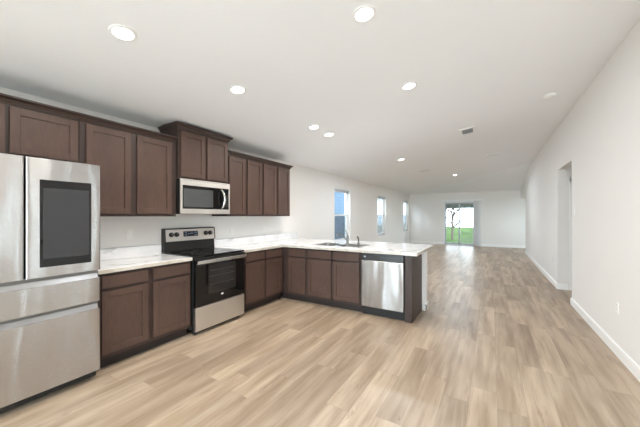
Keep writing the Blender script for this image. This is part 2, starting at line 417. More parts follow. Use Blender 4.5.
# windows on the left wall (wall thickness spans x -.15..0)
def window_left(i, y0, y1, z0, z1, label):
    b = B(); x0, x1 = -.135, -.075; t = .045
    b.box(x0, x1, y0, y0 + t, z0, z1).box(x0, x1, y1 - t, y1, z0, z1).box(x0, x1, y0, y1, z0, z0 + t).box(x0, x1, y0, y1, z1 - t, z1)
    w = struct(b.build('window_%d' % i, 'vinyl', bevel=.003), label, 'window')
    zm = (z0 + z1) / 2
    b = B(); s = .032
    b.box(-.108, -.083, y0 + t, y1 - t, zm - .02, zm + .02)
    for a0, a1, c0, c1 in ((y0 + t, y0 + t + s, z0 + t, zm), (y1 - t - s, y1 - t, z0 + t, zm), (y0 + t, y1 - t, z0 + t, z0 + t + s)):
        b.box(-.104, -.083, a0, a1, c0, c1)
    b.build('lower_sash', 'vinyl', w)
    b = B()
    for a0, a1, c0, c1 in ((y0 + t, y0 + t + s, zm, z1 - t), (y1 - t - s, y1 - t, zm, z1 - t), (y0 + t, y1 - t, z1 - t - s, z1 - t)):
        b.box(-.126, -.108, a0, a1, c0, c1)
    b.build('upper_sash', 'vinyl', w)
    B().box(-.119, -.115, y0 + t + .01, y1 - t - .01, zm, z1 - t - .01).build('upper_pane', 'glass', w)
    B().box(-.097, -.093, y0 + t + .01, y1 - t - .01, z0 + t + .01, zm).build('lower_pane', 'glass', w)
    B().box(-.133, -.132, y0 + t, y1 - t, z0 + t, zm).build('insect_screen', 'screen', w)
    B().box(-.075, .018, y0 - .03, y1 + .03, z0 - .022, z0).build('window_sill', 'trim', w, bevel=.003)
    B().box(-.085, -.079, (y0 + y1) / 2 - .03, (y0 + y1) / 2 + .03, zm + .02, zm + .032).build('sash_lock', 'greyframe', w)
    # raised mini blind tucked under the head of the opening
    bl = thing('mini_blind', ['white mini blind raised to the top of the nearest left window', 'white mini blind raised to the top of the middle left window', 'white mini blind raised to the top of the window nearest the far wall'][i - 1], 'blind', (-.04, (y0 + y1) / 2, z1), 0)
    h = (y1 - y0) / 2 - .008
    B().box(-.018, .018, -h, h, -.035, 0).build('headrail', 'vinyl', bl, bevel=.002)
    b = B()
    for k in range(14): b.box(-.014, .014, -h + .01, h - .01, -.04 - k * .0045 - .002, -.04 - k * .0045)
    b.box(-.014, .014, -h + .01, h - .01, -.115, -.103)
    b.build('slat_stack', 'vinyl', bl)
for i, (y0, y1, z0, z1) in enumerate(WIN):
    window_left(i + 1, y0, y1, z0, z1, ['tall narrow sash window nearest the kitchen, above the faucet', 'middle narrow sash window of the left wall', 'bright narrow window next to the far corner'][i])
# near window (unseen, added behind the viewpoint to bring in daylight)
b = B(); x0, x1, z0, z1 = NW
for p in ((x0, x0 + .05, z0, z1), (x1 - .05, x1, z0, z1), (x0, x1, z0, z0 + .05), (x0, x1, z1 - .05, z1), ((x0 + x1) / 2 - .04, (x0 + x1) / 2 + .04, z0, z1)):
    b.box(p[0], p[1], YN - .12, YN - .06, p[2], p[3])
w = struct(b.build('window_4', 'vinyl'), 'wide white window added behind the viewpoint for daylight', 'window')
B().box(x0 + .04, x1 - .04, YN - .095, YN - .09, z0 + .04, z1 - .04).build('pane', 'glass', w)

# sliding glass door on the far wall
b = B(); t = .05; zt = 2.06
for p in ((DX0, DX0 + t, 0, zt), (DX1 - t, DX1, 0, zt), (DX0, DX1, zt - t, zt), (DX0, DX1, 0, .035)):
    b.box(p[0], p[1], YF + .02, YF + .13, p[2], p[3])
d1 = struct(b.build('door_1', 'vinyl', bevel=.003), 'sliding glass patio door in the far wall', 'door')
xm = (DX0 + DX1) / 2
for (a0, a1, yy) in ((DX0 + t, xm + .03, YF + .085), (xm - .03, DX1 - t, YF + .045)):
    b = B(); s = .055
    for p in ((a0, a0 + s, .035, zt - t), (a1 - s, a1, .035, zt - t), (a0, a1, zt - t - s, zt - t), (a0, a1, .035, .1)):
        b.box(p[0], p[1], yy, yy + .035, p[2], p[3])
    so_ = b.build('sliding_panel', 'greyframe', d1)
    B().box(a0 + s, a1 - s, yy + .014, yy + .02, .1, zt - t - s).build('pane', 'glass', so_)
B().box(xm - .012, xm + .012, YF + .02, YF + .045, .95, 1.15).build('door_handle', 'vinyl', d1, bevel=.003)

# hallway door (just its casing and edge show)
b = B(); hx0, hx1 = 4.86, 5.72
for p in ((hx0, hx0 + .06, 0, 2.09), (hx1 - .06, hx1, 0, 2.09), (hx0, hx1, 2.03, 2.09)):
    b.box(p[0], p[1], 6.986, 7.004, p[2], p[3])
d2 = struct(b.build('door_2', 'trim', bevel=.003), 'white door and casing in the hallway past the right doorway', 'door')
B().box(hx0 + .06, hx1 - .06, 6.992, 7.002, .01, 2.03).build('door_leaf', 'trim', d2)
# panelled door in the right wall near the viewpoint, mirrored in the fridge glass
def arch(y0, y1, z0, z1, r):
    pts = [(y0, z0), (y1, z0), (y1, z1 - r)]
    for k in range(1, 12):
        u = k / 12; pts.append((y1 + (y0 - y1) * u, z1 - r + r * math.sin(math.pi * u) ** .8))
    pts.append((y0, z1 - r)); return pts
b = B()
for p in ((1.69, 1.75, 0, 2.11), (2.58, 2.64, 0, 2.11), (1.69, 2.64, 2.05, 2.11)):
    b.box(XW - .016, XW, p[0], p[1], p[2], p[3])
d3 = struct(b.build('door_3', 'trim', bevel=.003), 'white arched panel door on the right wall beside the viewpoint', 'door')
lf = B().box(XW + .02, XW + .055, 1.755, 2.575, .01, 2.045).build('door_leaf', 'trim', d3)
for y0, y1 in ((1.40, 1.64), (2.70, 2.94)):  # unseen sidelights, added to give the fridge steel its bright streaks
    b = B()
    for p in ((y0, y0 + .03, .25, 2.0), (y1 - .03, y1, .25, 2.0), (y0, y1, .25, .28), (y0, y1, 1.97, 2.0)): b.box(XW + .03, XW + .09, *p)
    w = struct(b.build('window_%d' % (6 if y0 < 2 else 7), 'vinyl'), 'narrow sidelight window added for fridge highlights beside the panel door, ' + ('nearer the viewpoint' if y0 < 2 else 'nearer the kitchen'), 'window')
    B().box(XW + .055, XW + .059, y0 + .025, y1 - .025, .275, 1.975).build('pane', 'glass', w)
for y0, y1 in ((1.87, 2.12), (2.21, 2.46)):
    B().prism(arch(y0, y1, .95, 1.9, .08), 'x', XW + .008, XW + .02).build('door_panel', 'trim', lf, bevel=.008)
    B().prism([(y0, .2), (y1, .2), (y1, .82), (y0, .82)], 'x', XW + .008, XW + .02).build('door_panel', 'trim', lf, bevel=.008)
b = B().lathe([(.012, .02), (.012, -.03), (.028, -.035), (.03, -.055), (.018, -.068)], (XW, 1.82, .95), 20, 'x'); b.build('door_knob', 'chrome', lf, smooth=True)

# ------------------------------------------------------------ kitchen cabinets
# local frame of a cabinet: x along its width, front face at y = 0 looking to -y, depth towards +y
def shaker(name, parent, x0, x1, z0, z1, frame=.058, mat='cab'):
    b = B(); th = .02
    b.box(x0, x0 + frame, -th, 0, z0, z1).box(x1 - frame, x1, -th, 0, z0, z1)
    b.box(x0 + frame, x1 - frame, -th, 0, z0, z0 + frame).box(x0 + frame, x1 - frame, -th, 0, z1 - frame, z1)
    b.box(x0 + frame - .002, x1 - frame + .002, -th + .010, -.002, z0 + frame - .002, z1 - frame + .002)
    return b.build(name, mat, parent, bevel=.002)
def slabfront(name, parent, x0, x1, z0, z1):
    return B().box(x0, x1, -.02, 0, z0, z1).build(name, 'cab', parent, bevel=.003)
def crown(parent, w, z, depth, left=False, right=False, h=.062, pr=.045):
    prof = [(0, 0), (.008, 0), (.012, .014), (pr * .55, h * .55), (pr * .9, h * .72), (pr, h * .78), (pr, h), (0, h)]
    b = B()
    pts = []
    # path round the cabinet front, mitred at open ends
    rows = []
    for o_, zz in prof:
        row = []
        if left: row.append((-o_, depth))
        row.append((-o_ if left else 0, -o_)); row.append((w + o_ if right else w, -o_))
        if right: row.append((w + o_, depth))
        rows.append([b.bm.verts.new((x, y, z + zz)) for x, y in row])
    for r0, r1 in zip(rows, rows[1:] + rows[:1]):
        for k in range(len(r0) - 1): b.bm.faces.new((r0[k], r0[k + 1], r1[k + 1], r1[k]))
    b.bm.faces.new([r[0] for r in rows]); b.bm.faces.new([r[-1] for r in rows][::-1])
    return b.build('crown_molding', 'cabdark', parent)
R90 = math.pi / 2
def wall_cab(label, y0, w, z0, z1, doors, depth=.33, crow=None, x=.33, dz=(.028, .028)):
    t = thing('wall_cabinet', label, 'cabinet', (x, y0, 0), R90, 'dark wall cabinets')
    B().box(0, w, 0, depth - .002, z0, z1).build('body', 'cabdark', t, bevel=.0015)
    for a_, b_ in doors: shaker('door', t, a_ - y0, b_ - y0, z0 + dz[0], z1 - dz[1])
    if crow is not None: crown(t, w, z1 - .012, .15 if crow.get('ret') else depth - .002, **{k: v for k, v in crow.items() if k != 'ret'})
    return t
UB, UT = 1.386, 2.285
wall_cab('short dark wood wall cabinet directly above the refrigerator', .215, .922, 1.86, UT, [(.24, .665), (.69, 1.125)], crow={})
wall_cab('tall dark wood wall cabinet between refrigerator and microwave cabinet', 1.14, .950, UB, UT, [(1.188, 1.575), (1.638, 2.025)], crow={})
wall_cab('raised dark wood cabinet with crown molding above the microwave', 2.095, .768, 1.848, 2.455, [(2.125, 2.465), (2.50, 2.84)], x=.36, depth=.36, crow=dict(left=True, right=True, h=.07, pr=.05), dz=(.022, .03))
wall_cab('two-door dark wood wall cabinet just right of the microwave', 2.867, .738, UB, UT, [(2.895, 3.215), (3.262, 3.582)], crow={})
wall_cab('last dark wood wall cabinet of the row, at its open right end', 3.607, .765, UB, UT, [(3.632, 3.955), (4.01, 4.345)], crow=dict(right=True))

def base_cab(label, loc, rz, w, doors, drawers, depth=.6, ends=(0, 0), hollow=False):
    t = thing('base_cabinet', label, 'cabinet', loc, rz, 'dark base cabinets')
    if hollow:
        b = B().box(0, .018, 0, depth, .105, .874).box(w - .018, w, 0, depth, .105, .874).box(.018, w - .018, 0, depth, .105, .123)
        b.box(.018, w - .018, depth - .01, depth, .123, .874).box(.018, w - .018, 0, .018, .712, .738).box(.018, w - .018, 0, .018, .84, .874)
        b.box(.018, w - .018, 0, .018, .123, .15).box(w / 2 - .03, w / 2 + .03, 0, .018, .123, .874)
        b.build('body', 'cabdark', t)
    else:
        B().box(0, w, 0, depth, .105, .874).build('body', 'cabdark', t, bevel=.0015)
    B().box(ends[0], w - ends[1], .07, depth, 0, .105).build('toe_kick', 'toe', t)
    for a_, b_ in doors: shaker('door', t, a_, b_, .145, .712)
    for a_, b_ in drawers: slabfront('drawer', t, a_, b_, .738, .852)
    return t
FX = .612   # cabinet face
base_cab('two-door dark base cabinet between refrigerator and range', (FX, 1.165, 0), R90, .922,
         [(.035, .438), (.488, .905)], [(.035, .438), (.488, .905)])
base_cab('dark base cabinet between the range and the inside corner', (FX, 2.868, 0), R90, .937,
         [(.072, .462), (.505, .888)], [(.072, .462), (.505, .888)])
PY = 3.81
base_cab('narrow dark peninsula cabinet in the corner left of the sink cabinet', (.614, PY, 0), 0, .476,
         [(.122, .452)], [(.122, .452)], depth=.60, ends=(-.07, 0))
base_cab('wide dark sink base cabinet left of the dishwasher', (1.092, PY, 0), 0, .918,
         [(.022, .438), (.476, .895)], [(.022, .438), (.476, .895)], depth=.60, hollow=True)
ep = thing('end_panel', 'dark wood end panel finishing the peninsula beside the dishwasher', 'panel', (2.63, PY, 0), 0)
B().box(.072, .092, -.012, .605, 0, .874).build('side_panel', 'cabdark', ep, bevel=.0015)
B().box(0, .071, -.012, .06, 0, .874).build('filler_strip', 'cabdark', ep, bevel=.0015)

# ------------------------------------------------------------ countertops
CT0, CT1 = .876, .914
ct = thing('countertop', 'white marble-look countertop between refrigerator and range', 'countertop', (0, 1.165, 0))
B().box(.003, .645, 0, .926, CT0, CT1).build('worktop', 'counter', ct, bevel=.004)
B().box(.645, .6465, .002, .924, CT0 + .002, CT1 - .003).build('edge_band', 'edge', ct)
B().box(.003, .022, 0, .926, CT1, 1.035).build('backsplash', 'counter', ct, bevel=.002)
ct = thing('countertop', 'white marble-look L-shaped countertop carrying the sink over the peninsula', 'countertop', (0, 2.864, 0))
CY = 3.775 - 2.864; CB = 5.08 - 2.864
SX0, SX1, SY0, SY1 = 1.07, 1.90, 3.99 - 2.864, 4.47 - 2.864
b = B()
b.box(.003, .645, 0, CY, CT0, CT1)
b.box(.003, 2.79, CY, SY0, CT0, CT1); b.box(.003, 2.79, SY1, CB, CT0, CT1)
b.box(.003, SX0, SY0, SY1, CT0, CT1); b.box(SX1, 2.79, SY0, SY1, CT0, CT1)
bmesh.ops.remove_doubles(b.bm, verts=b.bm.verts, dist=1e-5)
seen = {}
for f in list(b.bm.faces):      # drop the inner walls between the blocks
    k = tuple(sorted(v.index for v in f.verts)) if False else tuple(sorted(tuple(round(c, 4) for c in v.co) for v in f.verts))
    seen.setdefault(k, []).append(f)
bmesh.ops.delete(b.bm, geom=[f for fs in seen.values() if len(fs) > 1 for f in fs], context='FACES_ONLY')
b.build('worktop', 'counter', ct)
b = B().box(.645, .6465, .002, CY - .001, CT0 + .002, CT1 - .003).box(.645, 2.79, CY - .0015, CY, CT0 + .002, CT1 - .003).box(2.79, 2.7915, CY, CB, CT0 + .002, CT1 - .003)
b.build('edge_band', 'edge', ct)
B().box(.003, .022, 0, CB, CT1, 1.035).build('backsplash', 'counter', ct, bevel=.002)

# ------------------------------------------------------------ refrigerator (front looks to +x)
fr = thing('refrigerator', 'stainless steel french door refrigerator with dark glass panel at left edge', 'refrigerator', (.734, .232, 0), R90)
FW = .920
B().box(.006, FW - .006, .075, .70, .03, 1.79).build('body', 'matteblack', fr, bevel=.004)
def fdoor(name, x0, x1, z0, z1):
    prof = [(x0, .068), (x0, .014)]; w_ = x1 - x0       # gently crowned front with rounded side edges
    for k in range(6): a_ = math.radians(90 * k / 5); prof.append((x0 + .014 * (1 - math.cos(a_)), .014 - .014 * math.sin(a_)))
    for k in range(1, 24): u = k / 24; prof.append((x0 + .014 + (w_ - .028) * u, -.004 * (1 - (2 * u - 1) ** 2)))
    for k in range(6): a_ = math.radians(90 * k / 5); prof.append((x1 - .014 * (1 - math.sin(a_)), .014 - .014 * math.cos(a_)))
    prof.append((x1, .068))
    return B().prism(prof, 'z', z0, z1).build(name, 'steel', fr, smooth=True)
dl = fdoor('left_door', .004, .449, .935, 1.82)
dr = fdoor('right_door', .456, FW - .002, .935, 1.82)
B().box(.53, .848, -.006, .001, 1.008, 1.662).build('glass_panel', 'blackglass', dr, bevel=.001)
B().box(.548, .832, -.0072, -.0058, 1.07, 1.60).build('display_screen', 'smokeglass', dr)
d_ = fdoor('middle_drawer', .004, FW - .002, .672, .868)
B().box(.01, FW - .012, .03, .07, .868, .93).build('drawer_handle', 'greyrecess', d_)
B().prism([(.004, .868), (.03, .868), (.03, .905), (.022, .905)], 'x', .02, FW - .02).build('handle_lip', 'chrome', d_, bevel=.001)
d_ = fdoor('freezer_drawer', .004, FW - .002, .085, .608)
B().box(.01, FW - .012, .03, .07, .608, .668).build('drawer_handle', 'greyrecess', d_)
B().prism([(.004, .608), (.03, .608), (.03, .645), (.022, .645)], 'x', .02, FW - .02).build('handle_lip', 'chrome', d_, bevel=.001)
B().box(.02, FW - .02, .05, .09, .025, .08).build('toe_grille', 'matteblack', fr)
for x in (.05, FW - .05):
    B().lathe([(.02, 0), (.02, .03)], (x, .12, 0), 16).build('foot', 'matteblack', fr)
for x in (.06, FW - .06):
    B().box(x - .04, x + .04, .07, .2, 1.79, 1.81).build('hinge_cover', 'matteblack', fr, bevel=.004)

# ------------------------------------------------------------ range
rg = thing('range', 'stainless and black electric range with glass cooktop between base cabinets', 'range', (.675, 2.097, 0), R90)
RW = .762
B().box(.002, RW - .002, .03, .672, .06, .905).build('body', 'matteblack', rg, bevel=.002)
ck = B().box(0, RW, -.01, .60, .905, .925).build('cooktop', 'blackglass', rg, bevel=.004)
for (x, y, r) in ((.2, .15, .11), (.56, .15, .08), (.2, .42, .08), (.56, .42, .11), (.38, .5, .05)):
    b = B(); seg = 40
    for r0, r1 in ((r - .003, r), (r * .62 - .003, r * .62)):
        ri = [[b.bm.verts.new((x + q * math.cos(k * 2 * math.pi / seg), y + q * math.sin(k * 2 * math.pi / seg), z)) for k in range(seg)] for q, z in ((r0, .9252), (r1, .9252), (r1, .9256), (r0, .9256))]
        for i_ in range(4):
            A_, C_ = ri[i_], ri[(i_ + 1) % 4]
            for k in range(seg): b.bm.faces.new((A_[k], A_[(k + 1) % seg], C_[(k + 1) % seg], C_[k]))
    b.build('burner_ring', 'ring', ck)
bgd = B().prism([(.665, .925), (.60, .925), (.612, 1.06), (.665, 1.06)], 'x', .0, RW).build('backguard', 'black', rg, bevel=.002)
cp = B().prism([(.665, 1.06), (.585, 1.06), (.60, 1.215), (.612, 1.222), (.665, 1.222)], 'x', .012, RW - .012).build('control_panel', 'steel_flat', rg, bevel=.003)
B().prism([(.667, 1.058), (.583, 1.058), (.598, 1.218), (.612, 1.228), (.667, 1.228)], 'x', 0, .012).build('end_cap', 'black', cp)
B().prism([(.667, 1.058), (.583, 1.058), (.598, 1.218), (.612, 1.228), (.667, 1.228)], 'x', RW - .012, RW).build('end_cap', 'black', cp)
B().prism([(.60, 1.216), (.612, 1.2225), (.665, 1.2225), (.665, 1.229), (.610, 1.229), (.597, 1.219)], 'x', .012, RW - .012).build('top_trim', 'black', cp)
def onp(z): return .585 + (z - 1.06) * .015 / .155
B().prism([(onp(1.115) - .003, 1.115), (onp(1.115), 1.115), (onp(1.185), 1.185), (onp(1.185) - .003, 1.185)], 'x', .255, .475).build('clock_display', 'display', cp)
dg = B()
for k, (x, z, w_) in enumerate(((.275, 1.165, .03), (.275, 1.135, .03), (.32, 1.15, .02), (.35, 1.155, .05), (.42, 1.165, .04), (.42, 1.135, .04))):
    dg.box(x, x + w_, onp(z) - .0045, onp(z) - .003, z - .003, z + .004)
dg.build('display_marks', 'digits', cp)
for x in (.085, .158, .60, .675):
    kz = 1.148; y = onp(kz)
    k_ = B().lathe([(.031, 0), (.030, -.012), (.024, -.016), (.022, -.03), (.0, -.031)], (x, y, kz), 24, 'y').build('knob', 'black', cp, smooth=True)
    B().box(x - .002, x + .002, y - .0325, y - .028, kz, kz + .018).build('knob_mark', 'logo', k_)
od = B().box(.004, RW - .004, -.015, .03, .335, .895).build('oven_door', 'blackglass', rg, bevel=.004)
B().box(.175, .60, -.0165, -.0148, .455, .80).build('oven_window', 'ovenglass', od)
rk = B()
for z in (.56, .66, .73): rk.box(.2, .575, -.0176, -.0166, z, z + .004)
rk.build('oven_rack', 'rack', od)
hd = B()
hd.box(.0, RW, -.058, -.038, .832, .872)
hd.box(.03, .06, -.04, -.014, .838, .866).box(RW - .06, RW - .03, -.04, -.014, .838, .866)
hd.build('door_handle', 'handle', od, bevel=.004)
B().box(.002, RW - .002, -.022, .0, .872, .9).build('vent_trim', 'black', od, bevel=.002)
B().lathe([(.021, 0), (.021, -.0012)], (.381, -.015, .415), 32, 'y', 1, .5).build('brand_badge', 'logo', od)
B().box(.006, RW - .004, -.012, .03, .05, .325).build('storage_drawer', 'steel_flat', rg, bevel=.004)
for x in (.04, RW - .04):
    B().lathe([(.018, 0), (.018, .05)], (x, .07, 0.0), 16).build('foot', 'matteblack', rg)
B().box(.03, RW - .03, .05, .06, .012, .06).build('toe_panel', 'matteblack', rg)

# ------------------------------------------------------------ microwave
mw = thing('microwave', 'stainless over-the-range microwave mounted under the raised cabinet', 'microwave', (.40, 2.099, 1.418), R90)
MW, MH = .760, .426
B().box(0, MW, .02, .395, 0, MH).build('body', 'matteblack', mw, bevel=.002)
md = B()
md.box(0, MW, 0, .02, MH - .075, MH).box(0, MW, 0, .02, 0, .062).box(0, .03, 0, .02, .062, MH - .075).box(MW - .022, MW, 0, .02, .062, MH - .075)
bmesh.ops.remove_doubles(md.bm, verts=md.bm.verts, dist=1e-5)
md = md.build('front_frame', 'steel_flat', mw)
dd = B().box(.03, .578, .003, .02, .062, MH - .075).build('door', 'blackglass', mw)
B().box(.045, .475, .0015, .0032, .085, MH - .115).build('door_window', 'mwglass', dd)
cpn = B().box(.58, MW - .022, .003, .02, .062, MH - .075).build('control_panel', 'blackglass', mw)
B().box(.68, .728, .0018, .0032, .29, .318).build('clock_display', 'display', cpn)
kb = B()
for r in range(6):
    for q in range(3): kb.box(.682 + q * .017, .693 + q * .017, .0022, .0032, .10 + r * .028, .115 + r * .028)
kb.build('keypad_print', 'ring', cpn)
hp = [(.612, .0, .075), (.613, -.025, .095), (.622, -.045, .14), (.626, -.052, .2), (.622, -.045, .26), (.613, -.025, .31), (.612, 0, .33)]
B().tube(hp, [.011, .013, .015, .016, .015, .013, .011], 14).build('door_handle', 'handle', dd, smooth=True)
B().box(.36, .40, -.001, .0003, .022, .04).build('brand_badge', 'logo', md)
vg = B()
for k in range(16): vg.box(.04 + k * .042, .072 + k * .042, -.0008, .0005, MH - .014, MH - .009)
vg.build('vent_slots', 'slot', md)
B().box(.08, .68, .08, .34, -.004, .001).build('grease_filter', 'slot', mw)

# ------------------------------------------------------------ dishwasher
dw = thing('dishwasher', 'stainless dishwasher with black control strip in the peninsula', 'dishwasher', (2.014, PY, 0), 0)
DWW = .612
B().box(.006, DWW - .006, .02, .59, .1, .868).build('body', 'matteblack', dw)
B().box(.012, DWW - .008, -.03, .019, .125, .772).build('door', 'steel_dw', dw, bevel=.006)
cpd = B().box(.012, DWW - .008, -.028, .019, .776, .868).build('control_panel', 'black', dw, bevel=.005)
B().box(.052, .078, -.0292, -.0278, .815, .832).build('brand_badge', 'greyframe', cpd)
pr_ = B()
for k in range(9): pr_.box(.30 + k * .03, .314 + k * .03, -.029, -.0278, .822, .828)
pr_.build('button_print', 'ring', cpd)
B().box(.17, .27, -.0295, -.0278, .80, .845).build('latch_recess', 'matteblack', cpd)
B().box(.006, DWW - .006, .035, .06, .0, .122).build('toe_panel', 'matteblack', dw)

# ------------------------------------------------------------ sink, faucet, soap pump
sk = thing('sink', 'stainless double bowl drop-in sink in the peninsula countertop', 'sink', (0, 0, 0))
def bowl(x0, x1, y0, y1, zt, dp):
    b = B(); r = .05; seg = 6
    def loop(ins, z):
        pts = []
        for cx_, cy_, a0 in ((x1 - r, y1 - r, 0), (x0 + r, y1 - r, 90), (x0 + r, y0 + r, 180), (x1 - r, y0 + r, 270)):
            for k in range(seg + 1):
                a_ = math.radians(a0 + 90 * k / seg); q = r - ins
                pts.append(b.bm.verts.new((cx_ + q * math.cos(a_), cy_ + q * math.sin(a_), z)))
        return pts
    Ls = [loop(-.012, zt + .003), loop(0, zt), loop(.004, zt - .02), loop(.02, zt - dp + .02), loop(.035, zt - dp)]
    for A_, C_ in zip(Ls, Ls[1:]):
        for k in range(len(A_)): b.bm.faces.new((A_[k], A_[(k + 1) % len(A_)], C_[(k + 1) % len(A_)], C_[k]))
    b.bm.faces.new(Ls[-1])
    o = b.build('bowl', 'chrome', sk, smooth=True)
    s_ = o.modifiers.new('thickness', 'SOLIDIFY'); s_.thickness = .0015; s_.offset = -1
    B().lathe([(.045, 0), (.04, .003), (.02, .002)], ((x0 + x1) / 2, (y0 + y1) / 2, zt - dp + .001), 24).build('drain', 'handle', sk, smooth=True)
XL = 1.085
bowl(XL + .03, XL + .375, 4.02, 4.39, .918, .18); bowl(XL + .405, XL + .75, 4.02, 4.39, .918, .18)
rim = B(); y0, y1 = 3.98, 4.48; x0, x1 = XL - .02, XL + .80
for p in ((x0, x1, y0, 4.028), (x0, x1, 4.382, y1), (x0, XL + .04, 4.028, 4.382), (XL + .367, XL + .413, 4.028, 4.382), (XL + .742, x1, 4.028, 4.382)):
    rim.box(p[0], p[1], p[2], p[3], CT1 + .0005, CT1 + .006)
bmesh.ops.remove_doubles(rim.bm, verts=rim.bm.verts, dist=1e-5)
rim.build('rim', 'handle', sk)
fc = thing('faucet', 'brushed nickel single-lever kitchen faucet standing behind the sink bowls', 'faucet', (1.50, 4.435, CT1 + .006))
B().lathe([(.0, 0), (.028, 0), (.028, .008), (.022, .014), (.019, .06), (.020, .10), (.017, .125), (0, .13)], seg=24).build('body', 'nickel', fc, smooth=True)
pts = []
for k in range(9):
    u = k / 8; pts.append((-.015 - .12 * u, -.02 - .09 * u, .07 + .10 * math.sin(u * 1.7) - .01 * u))
pts.append((-.14, -.115, .125))
B().tube(pts, [.013, .013, .012, .012, .012, .012, .012, .013, .014, .014], 14).build('spout', 'nickel', fc, smooth=True)
B().tube([(0, 0, .12), (-.006, .0, .16), (-.02, .0, .20), (-.035, 0, .235)], [.013, .009, .007, .006], 12).build('lever', 'nickel', fc, smooth=True)
sp_ = thing('side_sprayer', 'brushed nickel side sprayer standing right of the faucet', 'sprayer', (1.70, 4.44, CT1 + .006))
B().lathe([(0, 0), (.023, 0), (.022, .006), (.015, .014), (.013, .03), (0, .032)], seg=20).build('holder', 'nickel', sp_, smooth=True)
B().tube([(0, 0, .03), (0, 0, .08), (-.002, -.003, .105), (-.012, -.02, .125)], [.011, .014, .016, .013], 14).build('spray_head', 'nickel', sp_, smooth=True)

# ------------------------------------------------------------ ceiling fittings
def ceil_at(x, y):
    z1 = zc(x); z2 = Z0 + (Z1 - Z0) * (YF - y) / (YF - YH)
    if z1 <= z2: return z1, (0, -math.atan((Z1 - Z0) / XW), 0)
    return z2, (-math.atan((Z1 - Z0) / (YF - YH)), 0, 0)
def fit(o, x, y, gap=0.0):
    z, r = ceil_at(x, y); o.rotation_euler = r
    o.location = Vector((x, y, z)) + Matrix.Rotation(r[1] or r[0], 3, 'Y' if r[1] else 'X') @ Vector((0, 0, -gap))
def downlight(x, y, label, power=1.0, warm=True):
    t = thing('recessed_light', label, 'light', group='recessed ceiling lights')
    b = B().lathe([(.098, 0), (.097, -.006), (.085, -.010), (.074, -.008), (.072, -.003), (.0715, 0)], seg=40)
    b.build('trim_ring', 'trim', t, smooth=True)
    B().lathe([(.071, -.001), (.071, -.005), (.05, -.0065), (.0, -.007)], seg=40).build('lens', 'lens', t)
    fit(t, x, y); t.scale = (.86, .86, .86)
    l = bpy.data.lights.new('lamp', 'AREA'); l.shape = 'DISK'; l.size = .13; l.energy = LAMP * power * (1.5 if x < 1.7 else .9); l.color = (1, .935, .86) if x < 1.7 else (.80, .90, 1)
    lo = bpy.data.objects.new('lamp', l); COL.objects.link(lo); lo.parent = t; lo.location = (0, 0, -.012)
    return t
for x, y, lab, *pw in (
    (1.398, 1.016, 'lit recessed ceiling light nearest the refrigerator, leftmost in view'),
    (2.818, 1.932, 'lit recessed ceiling light at the top edge of the view', .8),
    (1.40, 2.066, 'lit recessed ceiling light in front of the microwave cabinet'),
    (2.814, 3.259, 'lit recessed ceiling light above the open end of the peninsula', .8),
    (1.414, 3.50, 'left one of the close pair of recessed lights over the sink'),
    (1.414, 3.944, 'right one of the close pair of recessed lights over the sink'),
    (1.782, 6.764, 'lit recessed ceiling light between the nearest window and the ceiling vent', 5.5),
    (2.522, 10.9, 'small lit recessed light nearest the far wall', 5.5),
    (2.8, .55, 'added recessed fill light over the spot of the viewpoint', .6),  # this and the next two are unseen lights added for fill
    (1.4, -.2, 'added recessed fill light behind the viewpoint on the cabinet side', .4),
    (2.8, -1.1, 'added recessed fill light behind the viewpoint near the window', .4)):
    downlight(x, y, lab, *pw)
vt = thing('ceiling_vent', 'small white square air vent with grey slots in the ceiling', 'vent')
vb = B()
for p in ((-.12, .12, -.12, -.085), (-.12, .12, .085, .12), (-.12, -.085, -.085, .085), (.085, .12, -.085, .085)): vb.box(p[0], p[1], p[2], p[3], -.012, 0)
bmesh.ops.remove_doubles(vb.bm, verts=vb.bm.verts, dist=1e-5)
vb.build('frame', 'trim', vt)
B().box(-.085, .085, -.085, .085, -.002, 0).build('duct', 'greyframe', vt)
vb = B()
for k in range(5): y = -.068 + k * .034; vb.hexa([(-.085, y, -.009), (.085, y, -.009), (.085, y + .014, -.003), (-.085, y + .014, -.003), (-.085, y, -.008), (.085, y, -.008), (.085, y + .014, -.002), (-.085, y + .014, -.002)])
vb.build('louvers', 'chrome', vt)
fit(vt, 3.24, 5.70); vt.scale = (1, 1.8, 1)
sm = thing('smoke_detector', 'round white smoke detector on the ceiling near the right wall', 'smoke detector')
B().lathe([(.07, 0), (.07, -.012), (.062, -.03), (.045, -.04), (0, -.042)], seg=36).build('housing', 'plastic', sm, smooth=True)
B().lathe([(.066, -.012), (.068, -.014), (.066, -.016)], seg=36).build('sensor_ring', 'slot', sm, smooth=True)
B().lathe([(.012, -.041), (.012, -.044), (0, -.0445)], seg=16).build('test_button', 'trim', sm)
fit(sm, 4.28, 4.90)
for x, y, lab in ((3.617, 8.517, 'flat white register on the ceiling beyond the square vent'), (1.92, 8.88, 'flat white register on the ceiling left of the farthest recessed light')):
    g_ = thing('ceiling_register', lab, 'vent', group='flat ceiling registers')
    B().box(-.15, .15, -.08, .08, -.006, 0).build('plate', 'trim', g_, bevel=.002)
    vb = B()
    for k in range(6): vb.box(-.13, .13, -.065 + k * .024, -.059 + k * .024, -.0075, -.006)
    vb.build('slots', 'greyframe', g_)
    fit(g_, x, y)
sd2 = thing('smoke_detector', 'small round detector on the far ceiling near the right wall', 'smoke detector')
B().lathe([(.06, 0), (.06, -.015), (.05, -.03), (0, -.032)], seg=30).build('housing', 'plastic', sd2, smooth=True)
fit(sd2, 4.1, 12.3)

